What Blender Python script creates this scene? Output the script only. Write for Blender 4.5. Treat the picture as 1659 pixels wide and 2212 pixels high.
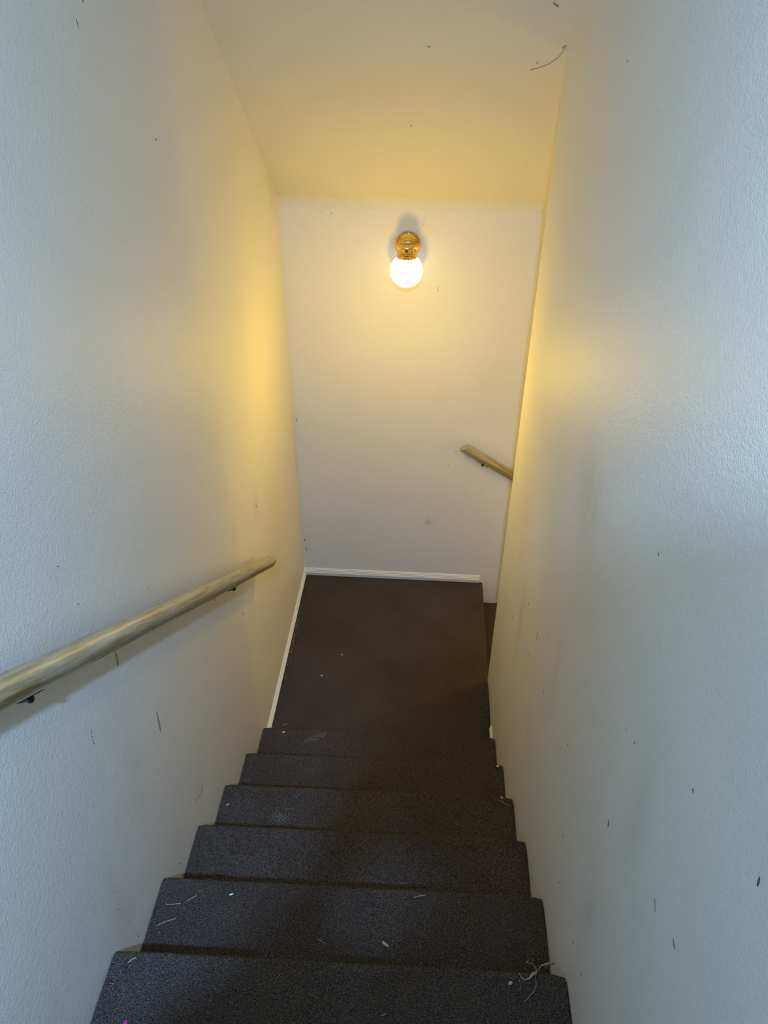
import bpy, math, random
import numpy as np
from mathutils import Vector, Matrix

for o in list(bpy.data.objects):
    bpy.data.objects.remove(o)
SC = bpy.context.scene
COL = SC.collection
random.seed(7)
RNG = np.random.default_rng(7)

# ------------------------------------------------------------------ measured layout (metres)
PITCH, YAW, ROLL = 0.62021, -0.05922, 0.00754
FOCAL_PX = 1618.953
CAM = Vector((0.63929, -3.23746, 2.81935))
W = 1.0                       # clear width of the stairwell, left wall x=0, right wall x=W
NOSE_Y, RUN, RISE = -1.17148, 0.26201, 0.17573   # lowest nosing of the upper flight
SKEW = 0.0131                 # nosings run a little out of square
LAND_Z, LAND_X = 0.0458, 1.0064
CEIL_Z, CEIL_M = 2.06977, 0.80421                # ceiling height at far wall, slope
WALL_END = -0.7198            # right wall stops here
HALL_Y, HALL_Z = NOSE_Y - 7 * RUN, 8 * RISE      # edge and level of the upper hall floor
HALL_CEIL = 3.63

# ------------------------------------------------------------------ camera
def camera_axes():
    cp, sp = math.cos(PITCH), math.sin(PITCH)
    fwd = Vector((math.sin(YAW) * cp, math.cos(YAW) * cp, -sp))
    right = Vector((math.cos(YAW), -math.sin(YAW), 0))
    up = right.cross(fwd)
    r = right * math.cos(ROLL) + up * math.sin(ROLL)
    u = -right * math.sin(ROLL) + up * math.cos(ROLL)
    return r, u, fwd
RIGHT, UP, FWD = camera_axes()
cd = bpy.data.cameras.new('camera')
cam = bpy.data.objects.new('camera', cd)
COL.objects.link(cam)
cam.matrix_world = Matrix(((RIGHT.x, UP.x, -FWD.x, CAM.x), (RIGHT.y, UP.y, -FWD.y, CAM.y),
                           (RIGHT.z, UP.z, -FWD.z, CAM.z), (0, 0, 0, 1)))
cd.sensor_fit = 'HORIZONTAL'
cd.sensor_width = 36.0
cd.lens = 36.0 * FOCAL_PX / 1659.0
cd.clip_start = 0.01
SC.camera = cam

# ------------------------------------------------------------------ world, lamps, exposure
world = bpy.data.worlds.new('world')
SC.world = world
world.use_nodes = True
bg = world.node_tree.nodes['Background']
bg.inputs[0].default_value = (0.95, 0.91, 0.80, 1)
bg.inputs[1].default_value = 0.22

def point_lamp(name, loc, watts, colour, radius):
    l = bpy.data.lights.new(name, 'POINT')
    l.energy, l.color, l.shadow_soft_size = watts, colour, radius
    o = bpy.data.objects.new(name, l)
    o.location = loc
    COL.objects.link(o)
    return o
# cool bulb on the upper hall ceiling, behind and above the camera
def disk_lamp(name, loc, watts, colour, size, tilt):
    l = bpy.data.lights.new(name, 'AREA')
    l.shape, l.size, l.energy, l.color = 'DISK', size, watts, colour
    o = bpy.data.objects.new(name, l)
    o.location = loc
    o.rotation_euler = (math.radians(tilt), 0, 0)
    COL.objects.link(o)
    return o
disk_lamp('hall_light', (0.62, -3.84, 3.53), 98, (0.32, 0.57, 1.0), 0.08, 3)
# warm wall lamp of the lower flight, out of sight round the corner
point_lamp('lower_light', (2.15, -0.14, 0.85), 16, (1.0, 0.68, 0.20), 0.05)

SC.view_settings.view_transform = 'Standard'
SC.view_settings.look = 'None'
SC.view_settings.gamma = 1.0
SC.view_settings.exposure = 0.0
SC.view_settings.use_curve_mapping = False
SC.cycles.max_bounces = 10
SC.cycles.diffuse_bounces = 8
SC.cycles.sample_clamp_indirect = 6.0
SC.cycles.use_denoising = True

# ------------------------------------------------------------------ material helpers
def new_mat(name):
    m = bpy.data.materials.new(name)
    m.use_nodes = True
    nt = m.node_tree
    return m, nt, nt.nodes['Principled BSDF']

def node(nt, kind, **kw):
    n = nt.nodes.new(kind)
    for k, v in kw.items():
        if k in n.inputs:
            n.inputs[k].default_value = v
        else:
            setattr(n, k, v)
    return n

def mix_colour(nt, fac, a, b, mode='MIX'):
    n = nt.nodes.new('ShaderNodeMix')
    n.data_type = 'RGBA'
    n.blend_type = mode
    for sock, v in ((n.inputs[0], fac), (n.inputs[6], a), (n.inputs[7], b)):
        if hasattr(v, 'is_output'):
            nt.links.new(v, sock)
        else:
            sock.default_value = v
    return n.outputs[2]

def ramp(nt, src, stops):
    n = nt.nodes.new('ShaderNodeValToRGB')
    e = n.color_ramp.elements
    while len(e) < len(stops):
        e.new(0.5)
    for el, (p, c) in zip(e, stops):
        el.position = p
        el.color = c if len(c) == 4 else (*c, 1)
    nt.links.new(src, n.inputs[0])
    return n.outputs[0]

def object_coords(nt, scale=(1, 1, 1)):
    t = nt.nodes.new('ShaderNodeTexCoord')
    m = nt.nodes.new('ShaderNodeMapping')
    m.inputs['Scale'].default_value = scale
    nt.links.new(t.outputs['Object'], m.inputs['Vector'])
    return m.outputs[0]

def noise(nt, vec, scale, detail=2.0, rough=0.5):
    n = nt.nodes.new('ShaderNodeTexNoise')
    n.inputs['Scale'].default_value = scale
    n.inputs['Detail'].default_value = detail
    n.inputs['Roughness'].default_value = rough
    nt.links.new(vec, n.inputs['Vector'])
    return n.outputs[0]

def bump(nt, height, dist, strength=1.0, under=None):
    b = nt.nodes.new('ShaderNodeBump')
    b.inputs['Distance'].default_value = dist
    b.inputs['Strength'].default_value = strength
    nt.links.new(height, b.inputs['Height'])
    if under is not None:
        nt.links.new(under, b.inputs['Normal'])
    return b.outputs[0]

# orange-peel wall paint with rubbed-in grime
def wall_paint(name, base, rough):
    m, nt, p = new_mat(name)
    v = object_coords(nt)
    broad = noise(nt, v, 2.2, 3.0)
    c = mix_colour(nt, ramp(nt, broad, [(0.35, (0, 0, 0)), (0.75, (1, 1, 1))]), base, tuple(x * 0.96 for x in base[:3]) + (1,))
    a = nt.nodes.new('ShaderNodeAttribute')
    a.attribute_name = 'grime'
    blot = noise(nt, v, 28.0, 4.0, 0.6)
    mul = node(nt, 'ShaderNodeMath', operation='MULTIPLY')
    nt.links.new(a.outputs['Fac'], mul.inputs[0])
    nt.links.new(ramp(nt, blot, [(0.25, (0.35,) * 3), (0.7, (1, 1, 1))]), mul.inputs[1])
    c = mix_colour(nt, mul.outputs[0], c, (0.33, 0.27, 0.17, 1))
    nt.links.new(c, p.inputs['Base Color'])
    p.inputs['Roughness'].default_value = rough
    p.inputs['Specular IOR Level'].default_value = 0.38
    peel = noise(nt, v, 280.0, 2.0, 0.55)
    soft = noise(nt, v, 85.0, 2.0, 0.5)
    n1 = bump(nt, soft, 0.0009)
    n2 = bump(nt, peel, 0.00125, 1.0, n1)
    nt.links.new(n2, p.inputs['Normal'])
    return m
M_WALL = wall_paint('wall_paint', (0.76, 0.735, 0.655, 1), 0.46)
M_CEIL = wall_paint('ceiling_paint', (0.74, 0.705, 0.60, 1), 0.6)

def carpet_mat():
    m, nt, p = new_mat('brown_loop_carpet')
    v = object_coords(nt)
    fine = noise(nt, v, 700.0, 1.0)
    mid = noise(nt, v, 340.0, 2.0)
    broad = noise(nt, v, 4.0, 3.0)
    f = node(nt, 'ShaderNodeMath', operation='ADD')
    nt.links.new(fine, f.inputs[0]); nt.links.new(mid, f.inputs[1])
    h = node(nt, 'ShaderNodeMath', operation='MULTIPLY'); h.inputs[1].default_value = 0.5
    nt.links.new(f.outputs[0], h.inputs[0])
    c = ramp(nt, h.outputs[0], [(0.36, (0.016, 0.0145, 0.0145)), (0.5, (0.082, 0.066, 0.056)), (0.64, (0.185, 0.162, 0.150))])
    c = mix_colour(nt, ramp(nt, broad, [(0.4, (0, 0, 0)), (0.7, (1, 1, 1))]), c, (0.85, 0.80, 0.74, 1), 'MULTIPLY')
    nt.links.new(c, p.inputs['Base Color'])
    p.inputs['Roughness'].default_value = 1.0
    p.inputs['Specular IOR Level'].default_value = 0.05
    rows = nt.nodes.new('ShaderNodeTexVoronoi')
    rows.inputs['Scale'].default_value = 330.0
    nt.links.new(v, rows.inputs['Vector'])
    nt.links.new(bump(nt, rows.outputs['Distance'], 0.003, 0.8, bump(nt, mid, 0.004)), p.inputs['Normal'])
    return m
M_CARPET = carpet_mat()

def wood_mat(name, axis_scale, turn):
    m, nt, p = new_mat(name)
    r = nt.nodes.new('ShaderNodeMapping')
    r.inputs['Rotation'].default_value = turn
    nt.links.new(object_coords(nt), r.inputs['Vector'])
    sc = nt.nodes.new('ShaderNodeMapping')
    sc.inputs['Scale'].default_value = axis_scale
    nt.links.new(r.outputs[0], sc.inputs['Vector'])
    v = sc.outputs[0]
    grain = noise(nt, v, 26.0, 5.0, 0.6)
    blot = noise(nt, v, 5.0, 4.0, 0.65)
    c = ramp(nt, grain, [(0.3, (0.25, 0.19, 0.085)), (0.5, (0.38, 0.325, 0.19)), (0.72, (0.49, 0.44, 0.30))])
    stain = ramp(nt, blot, [(0.34, (1, 1, 1)), (0.44, (0, 0, 0))])
    c = mix_colour(nt, stain, c, (0.25, 0.16, 0.05, 1))
    worn = ramp(nt, noise(nt, v, 8.0, 3.0), [(0.55, (0, 0, 0)), (0.72, (0.6, 0.6, 0.6))])
    c = mix_colour(nt, worn, c, (0.55, 0.52, 0.42, 1))
    nt.links.new(c, p.inputs['Base Color'])
    p.inputs['Roughness'].default_value = 0.36
    nt.links.new(bump(nt, grain, 0.0006, 0.6), p.inputs['Normal'])
    return m
M_RAIL = wood_mat('worn_oak_rail', (6, 0.35, 6), (math.atan(0.6648), 0, 0))
M_RAIL2 = wood_mat('yellow_oak_rail', (0.35, 6, 6), (0, -math.atan(0.60), 0))

def plain_mat(name, col, rough, metal=0.0, spec=0.5, vary=0.0):
    m, nt, p = new_mat(name)
    v = object_coords(nt)
    n = noise(nt, v, 60.0, 3.0)
    dark = tuple(x * (1 - vary) for x in col)
    c = mix_colour(nt, n, (*col, 1), (*dark, 1))
    nt.links.new(c, p.inputs['Base Color'])
    p.inputs['Roughness'].default_value = rough
    p.inputs['Metallic'].default_value = metal
    p.inputs['Specular IOR Level'].default_value = spec
    return m
M_TRIM = plain_mat('cream_trim_paint', (0.83, 0.79, 0.70), 0.35, vary=0.05)
M_BRASS = plain_mat('polished_brass', (0.86, 0.60, 0.19), 0.10, 1.0, vary=0.06)
M_BRONZE = plain_mat('dark_bronze', (0.035, 0.026, 0.018), 0.35, 0.6, vary=0.2)
M_SCUFF = plain_mat('scuff_dirt', (0.15, 0.115, 0.07), 0.8, vary=0.5)
M_STAIN = plain_mat('drip_stain', (0.40, 0.32, 0.18), 0.7, vary=0.35)
M_WHITE = plain_mat('white_flake', (0.82, 0.82, 0.82), 0.7, vary=0.1)
M_LINT = plain_mat('grey_lint', (0.48, 0.45, 0.40), 0.9, vary=0.3)
M_DUST = plain_mat('pale_dust', (0.42, 0.37, 0.32), 1.0, spec=0.1, vary=0.4)
M_PINK = plain_mat('pink_fluff', (0.55, 0.06, 0.30), 0.9, vary=0.3)

def globe_mat():
    m, nt, p = new_mat('lit_opal_glass')
    p.inputs['Base Color'].default_value = (0.9, 0.88, 0.82, 1)
    p.inputs['Roughness'].default_value = 0.25
    p.inputs['Emission Color'].default_value = (1.0, 0.88, 0.69, 1)
    p.inputs['Emission Strength'].default_value = 1.27
    return m
M_GLOBE = globe_mat()

# ------------------------------------------------------------------ mesh helpers
def link(name, verts, faces, mat, parent=None, smooth=False):
    me = bpy.data.meshes.new(name)
    me.from_pydata([tuple(v) for v in verts], [], faces)
    me.validate()
    me.materials.append(mat)
    if smooth:
        me.polygons.foreach_set('use_smooth', [True] * len(me.polygons))
    o = bpy.data.objects.new(name, me)
    COL.objects.link(o)
    if parent:
        o.parent = parent
    return o

def recalc(o):
    import bmesh
    b = bmesh.new(); b.from_mesh(o.data)
    bmesh.ops.recalc_face_normals(b, faces=b.faces)
    b.to_mesh(o.data); b.free()
    return o

class Builder:
    def __init__(self): self.v, self.f = [], []
    def add(self, v, f):
        n = len(self.v)
        self.v += [tuple(x) for x in v]
        self.f += [tuple(i + n for i in q) for q in f]
    def box(self, a, b):
        x0, y0, z0 = a; x1, y1, z1 = b
        self.add([(x, y, z) for x in (x0, x1) for y in (y0, y1) for z in (z0, z1)],
                 [(0, 1, 3, 2), (4, 6, 7, 5), (0, 4, 5, 1), (2, 3, 7, 6), (0, 2, 6, 4), (1, 5, 7, 3)])
    def sweep(self, rings, cap=True):
        n = len(rings[0])
        v = [p for r in rings for p in r]
        f = [(i * n + j, i * n + (j + 1) % n, (i + 1) * n + (j + 1) % n, (i + 1) * n + j)
             for i in range(len(rings) - 1) for j in range(n)]
        if cap:
            f += [tuple(range(n))[::-1], tuple((len(rings) - 1) * n + j for j in range(n))]
        self.add(v, f)
    def lathe(self, prof, origin, axis, seg=32):
        axis = Vector(axis).normalized()
        a = axis.orthogonal().normalized(); b = axis.cross(a)
        o = Vector(origin)
        self.sweep([[o + axis * h + (a * math.cos(t) + b * math.sin(t)) * max(r, 1e-4)
                     for t in (2 * math.pi * k / seg for k in range(seg))] for r, h in prof])
    def tube(self, pts, radii, seg=8):
        pts = [Vector(p) for p in pts]
        if not hasattr(radii, '__len__'): radii = [radii] * len(pts)
        rings = []
        ref = None
        for i, p in enumerate(pts):
            d = (pts[min(i + 1, len(pts) - 1)] - pts[max(i - 1, 0)]).normalized()
            if ref is None: ref = d.orthogonal().normalized()
            ref = (ref - d * ref.dot(d)).normalized()
            q = d.cross(ref)
            rings.append([p + (ref * math.cos(t) + q * math.sin(t)) * radii[i]
                          for t in (2 * math.pi * k / seg for k in range(seg))])
        self.sweep(rings)
    def build(self, name, mat, parent=None, smooth=False):
        return recalc(link(name, self.v, self.f, mat, parent, smooth))

def structure(o):
    o['kind'] = 'structure'
    return o

def empty(name, loc=(0, 0, 0)):
    o = bpy.data.objects.new(name, None)
    o.location = loc
    o.empty_display_size = 0.05
    COL.objects.link(o)
    return o

def tag(o, label, category, group=None):
    o['label'], o['category'] = label, category
    if group: o['group'] = group
    return o

def auto_smooth(o, deg=40):
    o.data.polygons.foreach_set('use_smooth', [True] * len(o.data.polygons))
    o.data.set_sharp_from_angle(angle=math.radians(deg))
    return o

# ------------------------------------------------------------------ walls, ceiling, floors
def wall_sheet(name, axis, face, thick, u0, u1, v0, v1, grime, mat=M_WALL, step=0.02):
    """Plaster slab whose visible face is a grid carrying a 'grime' value per vertex. axis 0: plane x=face over (y,z); 1: plane y=face over (x,z)"""
    nu, nv = int((u1 - u0) / step) + 1, int((v1 - v0) / step) + 1
    U, V = np.meshgrid(np.linspace(u0, u1, nu), np.linspace(v0, v1, nv), indexing='ij')
    U, V = U.ravel(), V.ravel()
    F = np.full_like(U, face)
    P = np.stack([F, U, V] if axis == 0 else [U, F, V], 1)
    g = np.zeros(len(U))
    for (cu, cv, su, sv, amp) in grime:
        g += amp * np.exp(-0.5 * (((U - cu) / su) ** 2 + ((V - cv) / sv) ** 2))
    i = (np.arange(nu - 1)[:, None] * nv + np.arange(nv - 1)[None, :]).ravel()
    faces = np.stack([i, i + nv, i + nv + 1, i + 1], 1).tolist()
    back = face + thick
    cs = [(u0, v0), (u1, v0), (u1, v1), (u0, v1)]
    n = len(P)
    P2 = [(back, u, v) if axis == 0 else (u, back, v) for u, v in cs]
    c = [0, (nu - 1) * nv, nu * nv - 1, nv - 1]
    faces += [[n, n + 1, n + 2, n + 3]] + [[c[k], c[(k + 1) % 4], n + (k + 1) % 4, n + k] for k in range(4)]
    o = link(name, P.tolist() + P2, faces, mat)
    at = o.data.attributes.new('grime', 'FLOAT', 'POINT')
    at.data.foreach_set('value', np.concatenate([np.clip(g, 0, 0.8), np.zeros(4)]))
    return structure(o)

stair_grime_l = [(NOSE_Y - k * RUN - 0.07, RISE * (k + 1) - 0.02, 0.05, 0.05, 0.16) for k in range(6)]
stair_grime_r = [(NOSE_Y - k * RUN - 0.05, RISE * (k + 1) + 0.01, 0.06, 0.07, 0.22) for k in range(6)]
wall_left = wall_sheet('wall_left', 0, 0.0, -0.12, -6.0, 0.0, -0.25, HALL_CEIL, stair_grime_l + [
    (-2.20, 1.26, .03, .12, .14), (-2.42, 1.08, .03, .09, .22), (-1.90, .79, .02, .05, .18), (-.88, 1.14, .03, .06, .22),
    (-1.20, 1.24, .03, .05, .15), (-2.11, .82, .03, .06, .18), (-.6, .9, .10, .25, .08)])
wall_far = wall_sheet('wall_far', 1, 0.0, 0.12, -0.12, 3.2, -1.4, 2.12, [
    (.686, .448, .010, .018, .55), (.60, 1.99, .01, .01, .3), (.03, .20, .03, .12, .12), (.2, .35, .2, .1, .05)])
wall_right = wall_sheet('wall_right', 0, W, 0.12, -3.45, WALL_END, -0.25, HALL_CEIL, stair_grime_r + [
    (-1.88, 1.90, .085, .075, .36), (-1.13, 1.25, .07, .16, .20), (-1.32, 1.02, .028, .12, .34), (-1.90, 1.37, .03, .10, .20),
    (-2.53, 1.75, .028, .10, .26), (-2.48, 1.35, .02, .05, .26), (-1.73, .91, .03, .07, .18), (-2.30, 2.25, .16, .10, .12),
    (-1.60, 1.60, .10, .22, .10), (-.95, 1.0, .06, .5, .12), (-2.1, 1.75, .2, .18, .08)])
# partition behind the right wall: bounds the lower flight and the upper hall
b = Builder(); b.box((W + 0.12, WALL_END - 0.12, -1.4), (3.2, WALL_END, HALL_CEIL)); structure(b.build('wall_partition', M_WALL))
b = Builder(); b.box((W, WALL_END - 0.12, -1.4), (W + 0.12, WALL_END, -0.25)); structure(b.build('wall_footing', M_WALL))
b = Builder(); b.box((3.2, WALL_END - 0.12, -1.4), (3.32, 0.12, HALL_CEIL)); structure(b.build('wall_end', M_WALL))
b = Builder(); b.box((W + 0.12, -3.45, HALL_Z - 0.2), (3.2, -3.33, HALL_CEIL)); structure(b.build('wall_hall', M_WALL))

# ceiling: slopes with the stairs, eased into the far wall by a small cove, level over the hall
prof = []
r0 = 0.035
for k in range(9):                                  # quadratic ease from wall to slope
    t = k / 8
    a0 = Vector((0.0, CEIL_Z - r0)); a1 = Vector((0.0, CEIL_Z)); a2 = Vector((-r0, CEIL_Z + r0 * CEIL_M))
    prof.append(a0 * (1 - t) ** 2 + a1 * 2 * t * (1 - t) + a2 * t ** 2)
yk = -(HALL_CEIL - CEIL_Z) / CEIL_M
prof += [Vector((yk, HALL_CEIL)), Vector((-6.0, HALL_CEIL))]
outer = [Vector((-6.0, HALL_CEIL + 0.1)), Vector((yk - 0.05, HALL_CEIL + 0.1)), Vector((0.0, CEIL_Z + 0.13))]
loop = prof + outer
b = Builder()
b.sweep([[(x, p.x, p.y) for p in loop] for x in (0.0, 3.2)])
ceiling = auto_smooth(b.build('ceiling', M_CEIL), 30)
structure(ceiling)

# upper hall floor behind the camera
b = Builder(); b.box((0.0, -6.0, HALL_Z - 0.2), (3.2, HALL_Y - 0.02, HALL_Z - 0.012)); floor_hall = structure(b.build('floor_hall', M_CARPET))
b = Builder(); b.box((W, -0.72, -1.4), (3.2, 0.0, -1.25)); structure(b.build('floor_lower', M_CARPET))

# ------------------------------------------------------------------ carpeted stairs
def nose_profile(depth, thick=0.034, r=0.013):
    """cross-section of a carpet-wrapped tread: (along, up), nose at along=0, running back to -depth"""
    p = [(-depth, 0.0)]
    for k in range(7):
        a = math.pi / 2 * (1 - k / 6)
        p.append((-r + r * math.cos(a), -r + r * math.sin(a)))
    for k in range(1, 5):
        a = -math.pi / 2 * k / 4
        p.append((-r + r * math.cos(a), -(thick - r) + r * math.sin(a)))
    p.append((-depth, -thick))
    return p

def tread_mesh(b, x0, x1, place, depth, wobble=0.0008, n=48):
    pr = nose_profile(depth)
    rings = []
    for i in range(n + 1):
        t = i / n
        x = x0 + (x1 - x0) * t
        e = min(i, n - i)
        s = 0.0 if e > 1 else (0.0035 if e == 0 else 0.0008)      # carpet ends rolled over
        ring = []
        for a, u in pr:
            da = RNG.normal(0, wobble) if a > -0.05 else 0
            du = RNG.normal(0, wobble * 0.6) if (u == 0 or a > -0.02) else 0
            ring.append(place(x, a + da - (s if a > -0.05 else 0), u + du - (s * 0.6 if u > -0.01 else 0)))
        rings.append(ring)
    b.sweep(rings)

stairs = tag(empty('staircase', (0.5, NOSE_Y, LAND_Z)), 'upper flight of stairs covered in dark brown carpet, going down between the two white walls', 'stairs')
inv = Matrix.Translation(-Vector(stairs.location))
def local(o, root):
    o.data.transform(Matrix.Translation(-Vector(root.location)))
    o.parent = root
    return o
for k in range(8):                                   # 0 = lowest nosing
    y, z = NOSE_Y - k * RUN, RISE * (k + 1)
    b = Builder()
    dep = RUN if k < 7 else 0.03
    tread_mesh(b, 0.003, 0.996, lambda x, a, u: (x, y + SKEW * x + a, z + u), dep)
    local(auto_smooth(b.build('tread', M_CARPET), 50), stairs)
    z0 = RISE * k if k else LAND_Z
    b = Builder()
    for i in range(1):
        b.add([(x, y + SKEW * x + dy, zz) for x in (0.003, 0.996) for dy in (-0.022, -0.045) for zz in (z0 - 0.003, z - 0.02)],
              [(0, 1, 3, 2), (4, 6, 7, 5), (0, 4, 5, 1), (2, 3, 7, 6), (0, 2, 6, 4), (1, 5, 7, 3)])
    local(b.build('riser', M_CARPET), stairs)

# landing: carpet turns left edge to the lower flight on the right
landing = empty('landing_floor', (0.5, -0.6, LAND_Z))
landing['kind'] = 'structure'
b = Builder()
n = 60
rings = []
prL = nose_profile(1.0)
for i in range(n + 1):
    yy = -0.001 - (0.80 - 0.001) * i / n
    bulge = 0.006 * math.exp(-((yy + 0.82) / 0.09) ** 2)
    rings.append([(LAND_X + a * (LAND_X - 0.002) + RNG.normal(0, 0.0008) + bulge if a > -0.9 else 0.002, yy, LAND_Z + u * 1.0) for a, u in
                  [(p[0] / 1.0 if p[0] == -1.0 else p[0] / (LAND_X - 0.002), p[1]) for p in prL]])
b.sweep(rings)
o = local(auto_smooth(b.build('carpet', M_CARPET), 50), landing)
b = Builder()
b.box((0.002, NOSE_Y - 0.03, LAND_Z - 0.034), (0.997, -0.80, LAND_Z)); local(b.build('carpet', M_CARPET), landing)
b = Builder(); b.box((LAND_X - 0.04, -0.7198, LAND_Z - 0.16), (LAND_X - 0.02, -0.001, LAND_Z - 0.02)); local(b.build('riser', M_CARPET), landing)
# rucked carpet edge against the end of the right wall
b = Builder()
b.tube([(0.990, -0.73, LAND_Z - 0.002), (0.995, -0.80, LAND_Z + 0.004), (0.990, -0.88, LAND_Z + 0.006), (0.982, -0.96, LAND_Z + 0.004), (0.988, -1.03, LAND_Z - 0.004)],
       [0.004, 0.010, 0.013, 0.010, 0.004], 10)
local(auto_smooth(b.build('rolled_edge', M_CARPET), 60), landing)

# lower flight, turning right along the far wall
lower = tag(empty('staircase', (LAND_X, -0.36, -0.10)), 'lower flight of brown carpeted stairs, mostly hidden, turning down to the right beyond the landing', 'stairs')
LR = 0.148
for k in range(1, 6):
    x, z = LAND_X + 0.25 * k, LAND_Z - LR * k
    b = Builder()
    tread_mesh(b, -0.715, -0.004, lambda yy, a, u: (x + a, yy, z + u), 0.275, n=30)
    local(auto_smooth(b.build('tread', M_CARPET), 50), lower)
    b = Builder(); b.box((x - 0.045, -0.715, z - LR - 0.002), (x - 0.022, -0.004, z - 0.02)); local(b.build('riser', M_CARPET), lower)

# ------------------------------------------------------------------ baseboards (ribbed cap over a flat face)
BOARD = [(0.0, 0.0), (0.0060, 0.0), (0.0060, 0.0225), (0.0, 0.0225)]
CAP = [(0.0, 0.0215), (0.0125, 0.0215), (0.0125, 0.0275), (0.0100, 0.0295), (0.0110, 0.036), (0.0080, 0.038),
       (0.0085, 0.044), (0.0055, 0.0455), (0.0045, 0.0500), (0.0, 0.0515)]
def baseboard(name, path):
    """path: list of functions mapping profile (depth, height) to a point; the board is painted like the wall, its ribbed cap cream"""
    b = Builder()
    b.sweep([[f(d, h) for d, h in BOARD] for f in path])
    root = structure(b.build(name, M_WALL))
    b = Builder()
    b.sweep([[f(d, h) for d, h in CAP] for f in path])
    auto_smooth(b.build('cap_molding', M_TRIM, root), 25)
    return root
Z0 = LAND_Z - 0.002
baseboard('baseboard_far', [lambda d, h: (d, -d, Z0 + h), lambda d, h: (0.987, -d, Z0 + h)])
baseboard('baseboard_left', [lambda d, h: (d, -d, Z0 + h), lambda d, h: (d, NOSE_Y - 0.02, Z0 + h)])
baseboard('baseboard_right', [lambda d, h: (W - d * 0.7, -1.03, Z0 + h * 0.9), lambda d, h: (W - d * 0.7, NOSE_Y - 0.005, Z0 + h * 0.9)])

# ------------------------------------------------------------------ handrails
RAIL_PROF = [(-0.0125, -0.0235), (0.0125, -0.0235), (0.0135, -0.0175)] + \
            [(0.0218 * math.sin(a), -0.0218 * math.cos(a)) for a in np.linspace(math.radians(44), math.radians(316), 24)] + [(-0.0135, -0.0175)]
def rail_mesh(p0, p1, across, round_end, plumb_end=False):
    p0, p1 = Vector(p0), Vector(p1)
    d = (p1 - p0).normalized(); across = Vector(across); up = across.cross(d).normalized()
    if up.z < 0: up = -up
    L = (p1 - p0).length
    rings = []
    stations = [(t * L, 1.0) for t in np.linspace(0, 1, 30)]
    if round_end: stations = [(L * t, 1.0) for t in np.linspace(0, (L - 0.014) / L, 30)] + [(L - 0.008, 0.96), (L - 0.004, 0.88), (L - 0.001, 0.74), (L, 0.55)]
    for s, k in stations:
        ring = []
        for a, h in RAIL_PROF:
            q = p0 + d * s + across * (a * k) + up * (h * k)
            if plumb_end and s == 0:
                q += d * (h * up.dot(Vector((0, 0, 1))) * 0 + h * (-d.z) / max(1e-6, math.sqrt(1 - d.z ** 2)))
            ring.append(q)
        rings.append(ring)
    b = Builder(); b.sweep(rings)
    return b, d, up

def bracket(root, at, out, along, up, reach):
    """rail bracket: round plate on the wall, curved arm, saddle strap under the rail. 'at': underside of the rail, out: unit vector wall->rail"""
    at, out = Vector(at), Vector(out)
    down = Vector((0, 0, -1))
    wall = at - out * reach + down * 0.007
    b = Builder()
    pts = []
    for k in range(9):
        t = k / 8
        p = wall * (1 - t) ** 2 + (at - out * reach * 0.35 + down * 0.030) * 2 * t * (1 - t) + (at + down * 0.003) * t ** 2
        pts.append(p)
    b.tube(pts, [0.0085, 0.008, 0.0075, 0.007, 0.007, 0.007, 0.0075, 0.008, 0.009], 10)
    b.tube([at - up * 0.001, at + down * 0.010, at + down * 0.017, at + down * 0.020], [0.0065, 0.0068, 0.006, 0.0035], 12)
    arm = auto_smooth(b.build('bracket', M_BRONZE), 50)
    b = Builder(); b.lathe([(0.0, 0.0), (0.017, 0.0), (0.017, 0.003), (0.013, 0.007), (0.010, 0.009), (0.0, 0.010)], wall, out, 24)
    auto_smooth(b.build('wall_plate', M_BRONZE, arm), 40)
    b = Builder()
    side = out
    rings = []
    for s in (-0.036, -0.030, -0.012, 0.012, 0.030, 0.036):
        w = 0.010 if abs(s) < 0.035 else 0.006
        c = at + along * s
        rings.append([c + side * w + up * 0.001, c + side * w - up * 0.003, c - side * w - up * 0.003, c - side * w + up * 0.001])
    b.sweep(rings)
    for s in (-0.026, 0.026):
        b.lathe([(0.0, 0.0), (0.0055, 0.0), (0.0050, 0.004), (0.002, 0.006), (0.0, 0.006)], at + along * s - up * 0.0025, -up, 12)
    auto_smooth(b.build('saddle', M_BRONZE, arm), 40)
    return local(arm, root) if False else parent_keep(arm, root)

def parent_keep(o, root):
    o.parent = root
    o.matrix_parent_inverse = Matrix.Translation(-Vector(root.location))
    return o

RX, RZ, RS = 0.065, 1.6289, 0.6648          # rail axis: x, z at y=-2, slope
rz = lambda y: RZ - RS * (y + 2.0)
rail_l = tag(empty('handrail', (0, -2.0, rz(-2.0))), 'long worn wooden handrail on the left wall, sloping down along the upper stairs', 'handrail')
b, d1, u1 = rail_mesh((RX, -3.15, rz(-3.15)), (RX, -0.985, rz(-0.985)), (1, 0, 0), True)
parent_keep(auto_smooth(b.build('rail', M_RAIL), 50), rail_l)
for y in (-1.480, -2.505):
    p = Vector((RX, y, rz(y))) - u1 * 0.0235
    bracket(rail_l, p, (1, 0, 0), d1, u1, RX)
b = Builder(); b.lathe([(0.0, 0.0), (0.004, 0.0), (0.003, 0.0012), (0.0, 0.0015)], Vector((RX - 0.006, -1.50, rz(-1.50))) + u1 * 0.0205, u1, 12)
parent_keep(b.build('screw_head', M_BRASS), rail_l)['label'] = 'small bright screw head'

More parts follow.
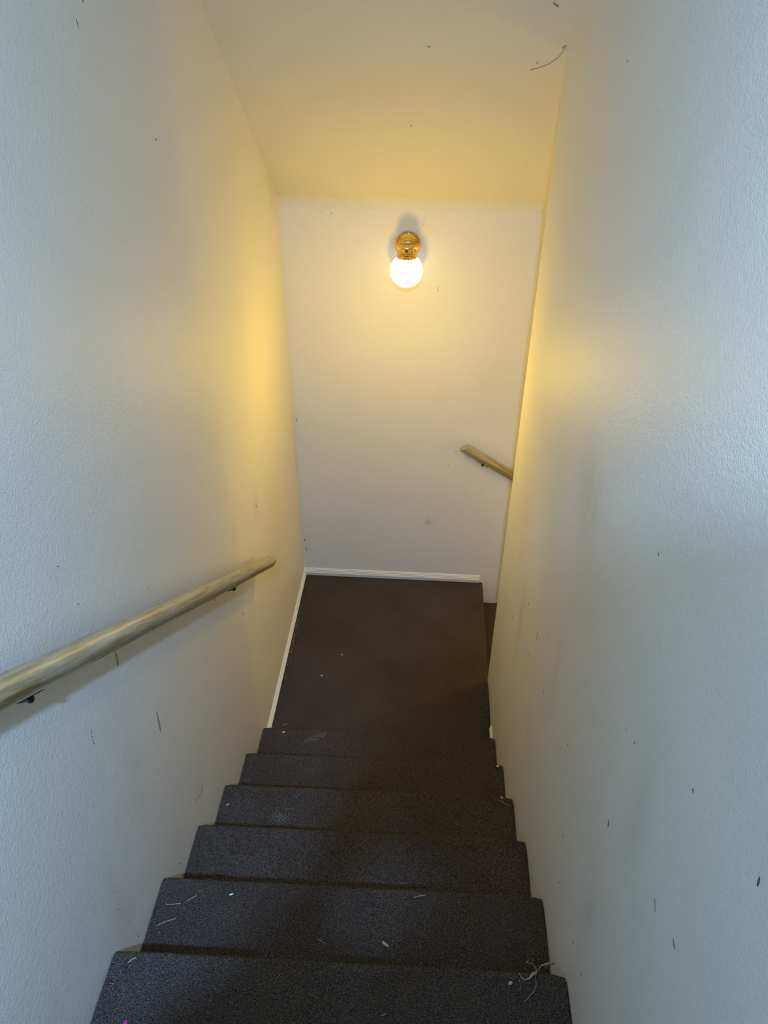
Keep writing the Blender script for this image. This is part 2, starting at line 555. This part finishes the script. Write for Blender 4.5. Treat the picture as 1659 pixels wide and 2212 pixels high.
R2Y = -0.065
rail_r = tag(empty('handrail', (0.84, R2Y, 0.957)), 'short visible end of yellow wooden handrail on the far wall beside the lower stairs', 'handrail')
b, d2, u2 = rail_mesh((0.843, R2Y, 0.957), (2.5, R2Y, 0.957 - 0.60 * 1.657), (0, 1, 0), False, True)
parent_keep(auto_smooth(b.build('rail', M_RAIL2), 50), rail_r)
for x in (0.950, 2.2):
    p = Vector((x, R2Y, 0.957 - 0.60 * (x - 0.843))) - u2 * 0.0235
    bracket(rail_r, p, (0, -1, 0), d2, u2, -R2Y)

# ------------------------------------------------------------------ wall lamp
LX, LY, LZ = 0.540, -0.112, 1.8230          # globe centre
GR = 0.0690
lamp = tag(empty('wall_lamp', (LX, 0.0, 1.900)), 'lit white globe lamp on a polished brass bracket, mounted high on the far wall', 'lamp')
b = Builder()
b.lathe([(0.0, 0.0), (0.0535, 0.0), (0.0545, 0.004), (0.0535, 0.008), (0.048, 0.011), (0.046, 0.0095), (0.043, 0.013), (0.036, 0.019),
         (0.033, 0.0215), (0.030, 0.021), (0.024, 0.027), (0.015, 0.031), (0.0, 0.032)], (LX, 0.0, 1.900), (0, -1, 0), 48)
plate = parent_keep(auto_smooth(b.build('back_plate', M_BRASS), 35), lamp)
b = Builder()
b.tube([(LX, -0.026, 1.899), (LX, -0.060, 1.899), (LX, LY + 0.02, 1.899)], 0.011, 16)
parent_keep(auto_smooth(b.build('arm', M_BRASS), 40), lamp)
b = Builder()
zt = LZ
b.lathe([(0.0, 0.1045), (0.028, 0.1040), (0.0335, 0.1020), (0.0345, 0.0990), (0.0335, 0.0965), (0.0308, 0.094), (0.0302, 0.082), (0.0315, 0.078), (0.0395, 0.0755),
         (0.0415, 0.0725), (0.0405, 0.0690), (0.0395, 0.0665), (0.0420, 0.0640), (0.0425, 0.0590), (0.0410, 0.0545), (0.0390, 0.0535), (0.0, 0.0560)],
        (LX, LY, zt), (0, 0, 1), 48)
fit = parent_keep(auto_smooth(b.build('fitter_cap', M_BRASS), 35), lamp)
for a in (0.3, 2.4, 4.5):
    dv = Vector((math.cos(a - 1.9), math.sin(a - 1.9), 0))
    b = Builder()
    b.lathe([(0.0, 0.0), (0.004, 0.0), (0.004, 0.004), (0.002, 0.006), (0.0, 0.006)], Vector((LX, LY, zt + 0.0615)) + dv * 0.0415, dv, 10)
    parent_keep(b.build('set_screw', M_BRASS), lamp)
b = Builder()
b.lathe([(0.036 if k == 0 else GR * math.sin(t), -GR * math.cos(t) if k else 0.0585) for k, t in
         [(0, 0.0)] + [(1, tt) for tt in np.linspace(math.pi - math.asin(0.038 / GR), 0.0, 28)]], (LX, LY, LZ), (0, 0, 1), 48)
globe = parent_keep(auto_smooth(b.build('glass_globe', M_GLOBE), 80), lamp)
# unseen fill light added in mid-air before the globe, carrying most of its glow
lamp_fill = point_lamp('lamp_fill_light', (LX, -0.60, 1.62), 9.6, (1.0, 0.64, 0.05), 0.05)

# ------------------------------------------------------------------ scuffs on the walls (thin flat marks)
def marks(wall, name, mat, axis, face, sgn, items):
    b = Builder()
    for pts, w in items:
        for (p, q) in zip(pts[:-1], pts[1:]):
            p, q = Vector(p), Vector(q)
            d = (q - p); n = Vector((-d.y, d.x)).normalized()
            m = 5
            ring_a, ring_b = [], []
            for i in range(m + 1):
                t = i / m
                c = p + d * t
                ww = 0.6 * w * (0.25 + 0.75 * math.sin(math.pi * min(max(t, 0.06), 0.94))) * random.uniform(0.6, 1.15)
                ring_a.append(c + n * ww / 2); ring_b.append(c - n * ww / 2)
            f3 = lambda v, e: (face + sgn * e, v.x, v.y) if axis == 0 else (v.x, face + sgn * e, v.y)
            rings = [[f3(a, 0.0006), f3(c, 0.0006), f3(c, -0.0005), f3(a, -0.0005)] for a, c in zip(ring_a, ring_b)]
            b.sweep(rings)
    o = b.build(name, mat, wall)
    o['kind'] = 'stuff'
    return o

marks(wall_left, 'scuff_marks', M_SCUFF, 0, 0.0, 1, [
    ([(-2.309, 1.590), (-2.311, 1.580)], .003), ([(-2.314, 1.577), (-2.312, 1.569)], .003), ([(-2.313, 1.566), (-2.316, 1.560)], .0025), ([(-2.316, 1.557), (-2.312, 1.551)], .003),
    ([(-1.388, 2.517), (-1.378, 2.509)], .005), ([(-1.701, 2.756), (-1.698, 2.741)], .003), ([(-1.657, 2.785), (-1.655, 2.778)], .004),
    ([(-1.934, 1.634), (-1.926, 1.629)], .003), ([(-.166, 2.12), (-.160, 2.117)], .006), ([(-.160, 2.088), (-.155, 2.086)], .006),
    ([(-1.871, .785), (-1.89, .765), (-1.904, .771), (-1.95, .795)], .0016), ([(-2.428, 1.115), (-2.424, 1.108)], .003),
    ([(-2.406, 1.017), (-2.402, 1.011)], .003), ([(-2.396, .925), (-2.394, .918)], .004), ([(-2.40, .945), (-2.397, .938)], .003), ([(-2.421, 1.18), (-2.419, 1.174)], .002),
    ([(-2.097, .896), (-2.093, .888)], .003), ([(-2.122, .765), (-2.118, .752)], .004), ([(-.884, 1.15), (-.880, 1.125)], .005), ([(-2.25, 1.965), (-2.243, 1.958)], .003),
    ([(-2.225, 1.852), (-2.220, 1.846)], .0025)])
marks(wall_left, 'drip_stains', M_STAIN, 0, 0.0, 1, [
    ([(-2.143, 1.640), (-2.147, 1.600)], .016), ([(-2.037, 1.316), (-2.041, 1.243)], .020), ([(-1.235, .905), (-1.23, .885)], .008), ([(-1.50, 1.225), (-1.498, 1.20)], .008)])
marks(wall_right, 'scuff_marks', M_SCUFF, 0, W, -1, [
    ([(-1.190, 1.034), (-1.188, 1.018)], .006), ([(-1.421, 1.186), (-1.418, 1.176)], .006), ([(-1.168, .896), (-1.171, .872)], .007),
    ([(-1.618, 1.250), (-1.622, 1.222)], .003), ([(-1.752, 1.360), (-1.746, 1.356)], .005), ([(-1.540, 1.083), (-1.544, 1.060)], .005), ([(-1.533, .940), (-1.537, .932)], .004),
    ([(-1.813, 1.222), (-1.817, 1.210)], .004), ([(-2.441, 1.593), (-2.446, 1.578)], .006), ([(-2.241, 1.206), (-2.233, 1.209)], .003), ([(-2.643, 1.983), (-2.646, 1.978)], .004),
    ([(-2.809, 2.076), (-2.812, 2.064)], .006), ([(-2.659, 1.742), (-2.672, 1.730)], .0013), ([(-2.730, 1.778), (-2.743, 1.773)], .0035),
    ([(-2.452, 1.170), (-2.456, 1.162)], .004), ([(-2.122, 1.395), (-2.124, 1.383)], .004), ([(-2.445, 1.820), (-2.447, 1.814)], .0025), ([(-2.401, 1.795), (-2.403, 1.791)], .002),
    ([(-2.331, 2.117), (-2.334, 2.113)], .003), ([(-2.529, 1.204), (-2.533, 1.192)], .004), ([(-2.286, 1.098), (-2.289, 1.09)], .005), ([(-1.535, 2.692), (-1.538, 2.688)], .003)])
marks(wall_far, 'scuff_marks', M_SCUFF, 1, 0.0, -1, [
    ([(.677, 1.724), (.675, 1.71), (.680, 1.700)], .003), ([(.688, .462), (.683, .43)], .004), ([(.806, .896), (.803, .888)], .005), ([(.602, 1.983), (.604, 1.979)], .003),
    ([(.770, .813), (.772, .806)], .005), ([(.176, 2.026), (.182, 2.022)], .004), ([(.216, 2.020), (.222, 2.016)], .005), ([(.011, 1.05), (.015, 1.03)], .006),
    ([(.010, .30), (.012, .285)], .008), ([(.016, .24), (.018, .215)], .006), ([(.012, .13), (.018, .128)], .010), ([(.115, .145), (.122, .115)], .002)])

def ceil_pt(x, y, e): 
    n = Vector((0, -CEIL_M, -1)).normalized()
    return Vector((x, y, CEIL_Z - CEIL_M * y)) + n * e
b = Builder()
web = [(.993, -.741), (.988, -.720), (.979, -.700), (.958, -.679), (.934, -.666), (.908, -.657)]
b.tube([ceil_pt(x, y, 0.0008) for x, y in web], 0.0008, 5)
for (x, y), (x2, y2), w in (((.554, -.427), (.555, -.424), .003), ((.604, -.735), (.611, -.730), .002), ((.928, -.868), (.944, -.857), .0025), ((.990, -.742), (.984, -.733), .0025), ((.922, -.685), (.925, -.681), .002)):
    b.tube([ceil_pt(x, y, 0.0005), ceil_pt((x + x2) / 2, (y + y2) / 2, 0.0008), ceil_pt(x2, y2, 0.0005)], [w * .6, w, w * .6], 6)
o = b.build('cobweb_threads', M_STAIN, ceiling); o['kind'] = 'stuff'

# ------------------------------------------------------------------ litter on the carpet
def flake(size, seed, flat=0.35):
    r = random.Random(seed)
    pts = []
    for (h, k) in ((0.0, 0.7), (0.5, 1.0), (1.0, 0.55)):
        pts.append([(size[0] * k * math.cos(t) * r.uniform(0.8, 1.15), size[1] * k * math.sin(t) * r.uniform(0.8, 1.15), size[2] * h) for t in (2 * math.pi * i / 8 for i in range(8))])
    b = Builder(); b.sweep(pts)
    return b
def chip(name, loc, size, rot, mat, label, category, seed, group=None):
    o = flake(size, seed).build(name, mat)
    o.location = loc; o.rotation_euler = (0, 0, rot)
    return tag(o, label, category, group)
T = lambda k: RISE * (7 - k)                  # tread height, k counted from the top one in view
chip('white_chip', (.192, -2.259, T(2) + .0005), (.0062, .0026, .003), .45, M_WHITE, 'white sliver lying on the second tread from the top, left of its middle', 'debris', 1)
chip('white_chip', (.094, -1.199, T(6) + .0005), (.0075, .0035, .003), .4, M_WHITE, 'white sliver on the bottom step above the landing, near the left wall', 'debris', 2)
chip('white_crumb', (.194, -.754, LAND_Z + .0005), (.0045, .004, .004), .2, M_WHITE, 'tiny white crumb on the landing, nearest to the left baseboard', 'debris', 3)
chip('tan_crumb', (.278, -.610, LAND_Z + .0005), (.0055, .0045, .004), .2, M_LINT, 'tiny tan crumb on the landing carpet, farther back than the white crumb', 'debris', 4)
chip('pink_fluff', (.077, -2.628, T(1) + .0005), (.0055, .010, .006), .3, M_PINK, 'bright pink scrap of fluff on the topmost tread by the left wall', 'fluff', 5)
chip('lint_speck', (.876, -2.497, T(1) + .0005), (.006, .004, .003), .6, M_LINT, 'small grey lint speck just below the cobwebby hair on the topmost tread', 'lint', 6)
chip('lint_speck', (.598, -2.354, T(2) + .0005), (.011, .004, .002), -.6, M_LINT, 'elongated pale lint on the second tread, right of middle near the riser', 'lint', 7)
chip('lint_speck', (.960, -1.690, T(4) + .0005), (.007, .004, .004), -.8, M_LINT, 'pale lint clump on the fourth tread down, against the right wall', 'lint', 8)
chip('lint_speck', (.029, -1.781, T(4) + .0005), (.007, .005, .004), .4, M_DUST, 'beige lint clump on the fourth tread down, against the left wall', 'lint', 9)
chip('white_crumb', (.978, -1.437, T(5) + .0005), (.005, .005, .004), 0, M_WHITE, 'white crumb at the right end of the second-lowest step', 'debris', 10)

def hair(name, pts, r, label, mat=M_LINT, group=None):
    b = Builder()
    c = sum((Vector(p) for p in pts), Vector()) / len(pts)
    fine = []
    n = len(pts)
    for i in range(n - 1):
        p0, p1, p2, p3 = (Vector(pts[max(min(j, n - 1), 0)]) for j in (i - 1, i, i + 1, i + 2))
        for s in range(5):
            t = s / 5
            fine.append(0.5 * ((2 * p1) + (p2 - p0) * t + (2 * p0 - 5 * p1 + 4 * p2 - p3) * t * t + (3 * p1 - p0 - 3 * p2 + p3) * t ** 3))
    fine.append(Vector(pts[-1]))
    b.tube([p - c for p in fine], r, 5)
    o = b.build(name, mat, None, True)
    o.location = c
    return tag(o, label, 'hair', group)
z2 = T(2) + .0016
hair('hair_strand', [(.030, -2.292, z2), (.037, -2.296, z2 + .001), (.068, -2.290, z2)], .0008, 'pale straight hair, the flattest of the strands at the left of the second tread')
hair('hair_strand', [(.081, -2.283, z2), (.087, -2.280, z2 + .001), (.103, -2.267, z2)], .0008, 'pale bent hair on the second tread, nearest to the white sliver')
hair('hair_strand', [(.022, -2.350, z2), (.045, -2.337, z2 + .001), (.066, -2.328, z2)], .0007, 'long slanting pale hair near the riser at the left of the second tread')
hair('hair_strand', [(.664, -2.236, z2), (.678, -2.231, z2 + .001), (.695, -2.228, z2)], .0008, 'pale curved hair close to the nosing, right of middle on the second tread')
hair('hair_strand', [(.432, -2.354, z2), (.441, -2.359, z2), (.450, -2.363, z2)], .0006, 'short dull hair near the riser in the middle of the second tread')
z1 = T(1) + .0016
hair('hair_strand', [(.041, -2.511, z1), (.047, -2.506, z1 + .002), (.055, -2.499, z1)], .0012, 'thick pale hair on the topmost tread beside the left wall')
hair('hair_strand', [(.601, -2.578, z1), (.605, -2.576, z1), (.612, -2.573, z1)], .0007, 'short pale hair at the bottom edge of the picture on the topmost tread')
hair('hair_strand', [(.952, -1.700, T(4) + .001), (.966, -1.712, T(4) + .002), (.986, -1.719, T(4) + .001)], .0010, 'grey hair beside the lint clump at the right of the fourth tread')
hair('hair_strand', [(.834, -2.033, T(3) + .001), (.845, -2.036, T(3) + .001), (.860, -2.039, T(3) + .001)], .0007, 'short dark-lying hair toward the right of the third tread', M_SCUFF)
hair('hair_strand', [(.056, -1.060, LAND_Z + .001), (.066, -1.055, LAND_Z + .001), (.078, -1.050, LAND_Z + .001)], .0009, 'pale hair on the landing at the foot of the stairs, left')

# cobwebby tangle hanging over the nosing at the right of the top tread
NZ = T(1)
web = tag(empty('lint_tangle', (.925, -2.476, NZ)), 'cobwebby pale tangle of hair and dust at the right nosing of the topmost tread', 'lint')
def strand(name, pts, rad, mat=M_LINT):
    b = Builder()
    b.tube(pts, rad, 6)
    return parent_keep(b.build(name, mat, None, True), web)
ny = lambda x: NOSE_Y - 5 * RUN + SKEW * x
strand('clump', [(.896, ny(.9) - .004, NZ + .001), (.900, ny(.9) - .014, NZ + .002), (.908, ny(.9) - .019, NZ + .002), (.918, ny(.9) - .015, NZ + .003), (.926, ny(.92) - .006, NZ + .004), (.934, ny(.93) - .003, NZ + .003)],
       [.0006, .0010, .0013, .0020, .0032, .0022])
strand('loose_hair', [(.932, ny(.93) - .004, NZ + .002), (.931, -2.498, NZ + .0015), (.925, -2.510, NZ + .0015), (.916, -2.519, NZ + .0015), (.902, -2.532, NZ + .0015)], .0006)
strand('loose_hair', [(.934, ny(.93) - .003, NZ + .003), (.936, ny(.93) + .012, NZ - .01), (.930, ny(.93) + .030, NZ - .03), (.922, ny(.93) + .040, NZ - .05), (.928, ny(.93) + .046, NZ - .05)], .0007)
strand('wisp', [(.936, ny(.93), NZ + .002), (.948, ny(.94) + .022, NZ - .03), (.958, ny(.94) + .040, NZ - .06), (.972, ny(.95) + .052, NZ - .08), (.992, ny(.96) + .06, NZ - .09)],
       [.0006, .0009, .0015, .0026, .0032])

# crumbs: uncountable tiny specks, thicker along the left baseboard and in two dusty patches
def speck_field(name, mat, spots, label):
    b = Builder()
    for (x, y, z, r) in spots:
        z += 0.0011
        s = r * random.uniform(.6, 1.3)
        a = random.random() * 6.28
        v = [(x + s * math.cos(a + i * 2.094), y + s * math.sin(a + i * 2.094), z) for i in range(3)] + [(x, y, z + s * 0.9)]
        b.add(v, [(0, 1, 3), (1, 2, 3), (2, 0, 3), (0, 2, 1)])
    o = b.build(name, mat)
    o['kind'] = 'stuff'; o['label'] = label; o['category'] = 'dust'
    return o
spots = []
for k in range(1, 7):
    for _ in range(55):
        x = random.betavariate(.8, .8) * .97 + .015
        spots.append((x, NOSE_Y - (6 - k) * RUN + SKEW * x - random.uniform(.02, .235), T(k), random.choice((.0009, .0010, .0012, .0018))))
for _ in range(90):
    spots.append((random.uniform(.03, .97), random.uniform(-1.1, -.03), LAND_Z, random.choice((.0010, .0012, .0015))))
speck_field('crumbs', M_LINT, spots, 'tiny pale crumbs scattered over the brown carpet of stairs and landing')
spots = [(.014 + abs(random.gauss(0, .008)), random.choice((random.gauss(-.62, .10), random.gauss(-.42, .07))), LAND_Z, random.choice((.0014, .002, .0026))) for _ in range(110)]
speck_field('crumbs', M_LINT, spots, 'pale crumbs and dust gathered along the left baseboard of the landing')
spots = []
for _ in range(420):
    t = random.random(); s = random.gauss(0, .007 + .012 * (1 - abs(2 * t - 1)))
    spots.append((.190 + .085 * t + s * .3, -1.240 + .045 * t + s, T(6), .0011))
speck_field('dust', M_DUST, spots, 'streak of pale dust on the bottom step above the landing')
spots = [(random.gauss(.212, .018), random.gauss(-1.815, .012), T(4), .0011) for _ in range(260)] + [(random.gauss(.20, .035), random.gauss(-1.80, .028), T(4), .0010) for _ in range(140)]
speck_field('dust', M_DUST, spots, 'round patch of pale dust near the riser on the fourth tread down')

# ------------------------------------------------------------------ the person who holds the camera, standing at the stair head
def skin_figure(name, chains, mat, parent=None, root=0, sub=1):
    """one continuous skinned surface; chains: lists of (point, radius); equal points are welded"""
    verts, rad, edges, key = [], [], [], {}
    def vid(p, r):
        k = tuple(round(c, 4) for c in p)
        if k not in key:
            key[k] = len(verts); verts.append(p); rad.append(r)
        return key[k]
    for ch in chains:
        ids = [vid(p, r) for p, r in ch]
        edges += list(zip(ids[:-1], ids[1:]))
    me = bpy.data.meshes.new(name)
    me.from_pydata([tuple(v) for v in verts], edges, [])
    o = bpy.data.objects.new(name, me); COL.objects.link(o)
    sk = o.modifiers.new('skin', 'SKIN')
    sk.use_smooth_shade = True
    for i, v in enumerate(me.skin_vertices[0].data):
        r = rad[i]
        v.radius = (r, r) if not isinstance(r, tuple) else r
        v.use_root = (i == root)
    if sub:
        sd = o.modifiers.new('sub', 'SUBSURF'); sd.levels = sub; sd.render_levels = sub
    dg = bpy.context.evaluated_depsgraph_get()
    ev = o.evaluated_get(dg)
    me2 = bpy.data.meshes.new_from_object(ev)
    o.modifiers.clear(); o.data = me2
    me2.materials.clear(); me2.materials.append(mat)
    me2.polygons.foreach_set('use_smooth', [True] * len(me2.polygons))
    if parent: o.parent = parent
    return o
M_SKIN = plain_mat('skin', (0.55, 0.33, 0.23), 0.5, vary=0.08)
M_KNIT = plain_mat('grey_knit', (0.10, 0.11, 0.13), 0.9, spec=0.2, vary=0.3)
M_DENIM = plain_mat('blue_denim', (0.05, 0.07, 0.13), 0.9, spec=0.2, vary=0.3)
M_HAIR = plain_mat('brown_hair', (0.06, 0.035, 0.02), 0.6, vary=0.4)
M_PHONE = plain_mat('black_glass', (0.02, 0.02, 0.022), 0.12, vary=0.1)
PX, PY = 0.715, -3.52
V = Vector
fz = HALL_Z
ph_c = CAM - FWD * 0.014 - UP * 0.055 + RIGHT * 0.0
hip, waist, chest, nk = V((PX, PY - .05, fz + .93)), V((PX, PY - .04, fz + 1.10)), V((PX, PY - .02, fz + 1.33)), V((PX, PY + .0, fz + 1.47))
sides = {}
body = []
torso = [(hip, (.15, .11)), (waist, (.135, .10)), (chest, (.165, .115)), (nk, .058), (V((PX, PY + .03, fz + 1.53)), .056), (V((PX, PY + .045, fz + 1.60)), (.073, .088)), (V((PX, PY + .045, fz + 1.67)), (.075, .092)), (V((PX, PY + .035, fz + 1.73)), (.055, .07))]
body.append(torso)
sleeves, legs_c, fingers = [[(hip + V((0, 0, .02)), (.165, .125)), (waist, (.15, .115)), (chest, (.18, .13)), (nk + V((0, 0, -.02)), .07)]], [], []
for sgn in (-1, 1):
    sh = V((PX + sgn * .175, PY - .01, fz + 1.40)); el = V((PX + sgn * .235, PY + .11, fz + 1.20))
    palm = ph_c + RIGHT * (sgn * .068) - UP * .03 - FWD * .012
    wr = palm - UP * .055 - FWD * .045 + RIGHT * (sgn * .02)
    body.append([(chest, (.165, .115)), (sh, .058), (el, .042), (wr, .027), (palm, (.034, .020))])
    sleeves.append([(chest, (.18, .13)), (sh, .07), (el, .053), (wr * .85 + el * .15, .037)])
    for j in range(4):                       # fingers wrap round the phone's edge towards its back
        base = palm + UP * (.024 - .017 * j) + FWD * .012
        L = (.050, .056, .053, .042)[j]
        body.append([(palm, (.034, .020)), (base + RIGHT * (sgn * .004), .0095), (base + FWD * (L * .42) - RIGHT * (sgn * .004), .0085), (base + FWD * (L * .40) - RIGHT * (sgn * (L * .55)), .0075)]) if False else \
        body.append([(palm, (.034, .020)), (base - FWD * .016 + RIGHT * (sgn * .006), .0095), (base - FWD * .006 - RIGHT * (sgn * .004), .0085), (base - FWD * .010 - RIGHT * (sgn * (L * .45)), .0075)])
    body.append([(palm, (.034, .020)), (palm + UP * .040 - FWD * .020 - RIGHT * (sgn * .006), .010), (palm + UP * .062 - FWD * .016 - RIGHT * (sgn * .022), .0085)])
    kn = V((PX + sgn * .10, PY + .02, fz + .50)); an = V((PX + sgn * .11, PY - .03, fz + .09)); hp = V((PX + sgn * .09, PY - .05, fz + .86)); toe = V((PX + sgn * .13, PY + .13, fz + .035))
    body.append([(hip, (.15, .11)), (hp, .078), (kn, .052), (an, .036), (toe, .030)])
    legs_c.append([(hip, (.162, .122)), (hp, .092), (kn, .066), (an + V((0, 0, .03)), .055)])
person = skin_figure('person', body, M_SKIN)
tag(person, 'person in grey sweater and jeans at the stair head, holding out a phone', 'person')
def garment(name, rings, mat):
    """rings: (centre, half width, half depth) from hem to hem"""
    b = Builder()
    b.sweep([[c + V((w * math.cos(a), d * math.sin(a), 0)) for a in (2 * math.pi * i / 20 for i in range(20))] for c, w, d in rings])
    b.build(name, mat, person, True)
at = lambda z, dy: V((PX, PY + dy, fz + z))
garment('sweater', [(at(.86, -.05), .178, .135), (at(.92, -.05), .185, .145), (at(1.08, -.04), .172, .132), (at(1.22, -.03), .188, .140), (at(1.33, -.02), .205, .145),
                    (at(1.40, -.01), .195, .125), (at(1.45, 0), .130, .095), (at(1.48, .005), .082, .080), (at(1.50, .008), .068, .070)], M_KNIT)
garment('jeans', [(at(.80, -.05), .150, .105), (at(.84, -.05), .168, .125), (at(.92, -.05), .172, .130), (at(1.0, -.048), .160, .122)], M_DENIM)
for ch in sleeves[1:]:
    b = Builder()
    b.tube([ch[1][0] + (ch[0][0] - ch[1][0]) * .35] + [p for p, r in ch[1:]], [.085] + [r for p, r in ch[1:]], 14)
    b.build('sleeve', M_KNIT, person, True)
for ch in legs_c:
    b = Builder()
    b.tube([p for p, r in ch[1:]], [.098, .072, .062], 14)
    b.build('trouser_leg', M_DENIM, person, True)
b = Builder()
hc = V((PX, PY + .03, fz + 1.675))
rings = []
for k in range(9):
    t = math.pi * 0.60 * k / 8
    rings.append([hc + V((.108 * math.sin(t) * math.cos(a), (.104 * math.sin(t) * math.sin(a)) - .012, .112 * math.cos(t))) for a in (2 * math.pi * i / 20 for i in range(20))])
b.sweep(rings); h = b.build('hair', M_HAIR, person, True)
for sgn in (-1, 1):
    b = Builder()
    b.sweep([[V((PX + sgn * .12 + w * .046 * math.cos(a), PY + .05 + l + w * .13 * math.sin(a), fz + z)) for a in (2 * math.pi * i / 16 for i in range(16))] for z, w, l in ((0.0, 1.0, 0), (.03, 1.02, 0), (.06, .85, -.01), (.085, .45, -.05))])
    b.build('shoe', M_PHONE, person, True)
    b = Builder(); b.lathe([(0, 0), (.012, .002), (.016, .008), (.012, .014), (0, .016)], V((PX + sgn * .032, PY + .126, fz + 1.625)), (0, 1, 0), 12); b.build('eye', M_WHITE, person, True)
    b = Builder(); b.sweep([[V((PX + sgn * (.074 + d), PY + .03 + w * .018 * math.cos(a), fz + 1.62 + w * .032 * math.sin(a))) for a in (2 * math.pi * i / 12 for i in range(12))] for d, w in ((-.004, .7), (.006, 1.0), (.012, .9))]); b.build('ear', M_SKIN, person, True)
b = Builder(); b.tube([V((PX, PY + .128, fz + 1.635)), V((PX, PY + .150, fz + 1.60)), V((PX, PY + .132, fz + 1.59))], [.007, .013, .009], 8); b.build('nose', M_SKIN, person, True)
b = Builder(); b.tube([V((PX - .024, PY + .122, fz + 1.562)), V((PX, PY + .132, fz + 1.560)), V((PX + .024, PY + .122, fz + 1.562))], [.004, .008, .004], 8); b.build('mouth', plain_mat('lip', (0.45, 0.17, 0.14), 0.5), person, True)
# the phone, lens just behind the viewpoint
b = Builder()
prof = []
for (sx, sy) in ((1, 1), (-1, 1), (-1, -1), (1, -1)):
    for k in range(5):
        a = {(1, 1): 0, (-1, 1): 1, (-1, -1): 2, (1, -1): 3}[(sx, sy)] * math.pi / 2 + math.pi / 2 * k / 4
        prof.append((sx * .0265 + .011 * math.cos(a), sy * .0635 + .011 * math.sin(a)))
b.sweep([[ph_c + RIGHT * (x * m) + UP * (y * m) - FWD * d for x, y in prof] for d, m in ((0.0, .97), (.001, 1), (.007, 1), (.008, .97))])
ph = b.build('phone', M_PHONE)
tag(ph, 'black phone held upright in both hands of the person at the stair head', 'phone')
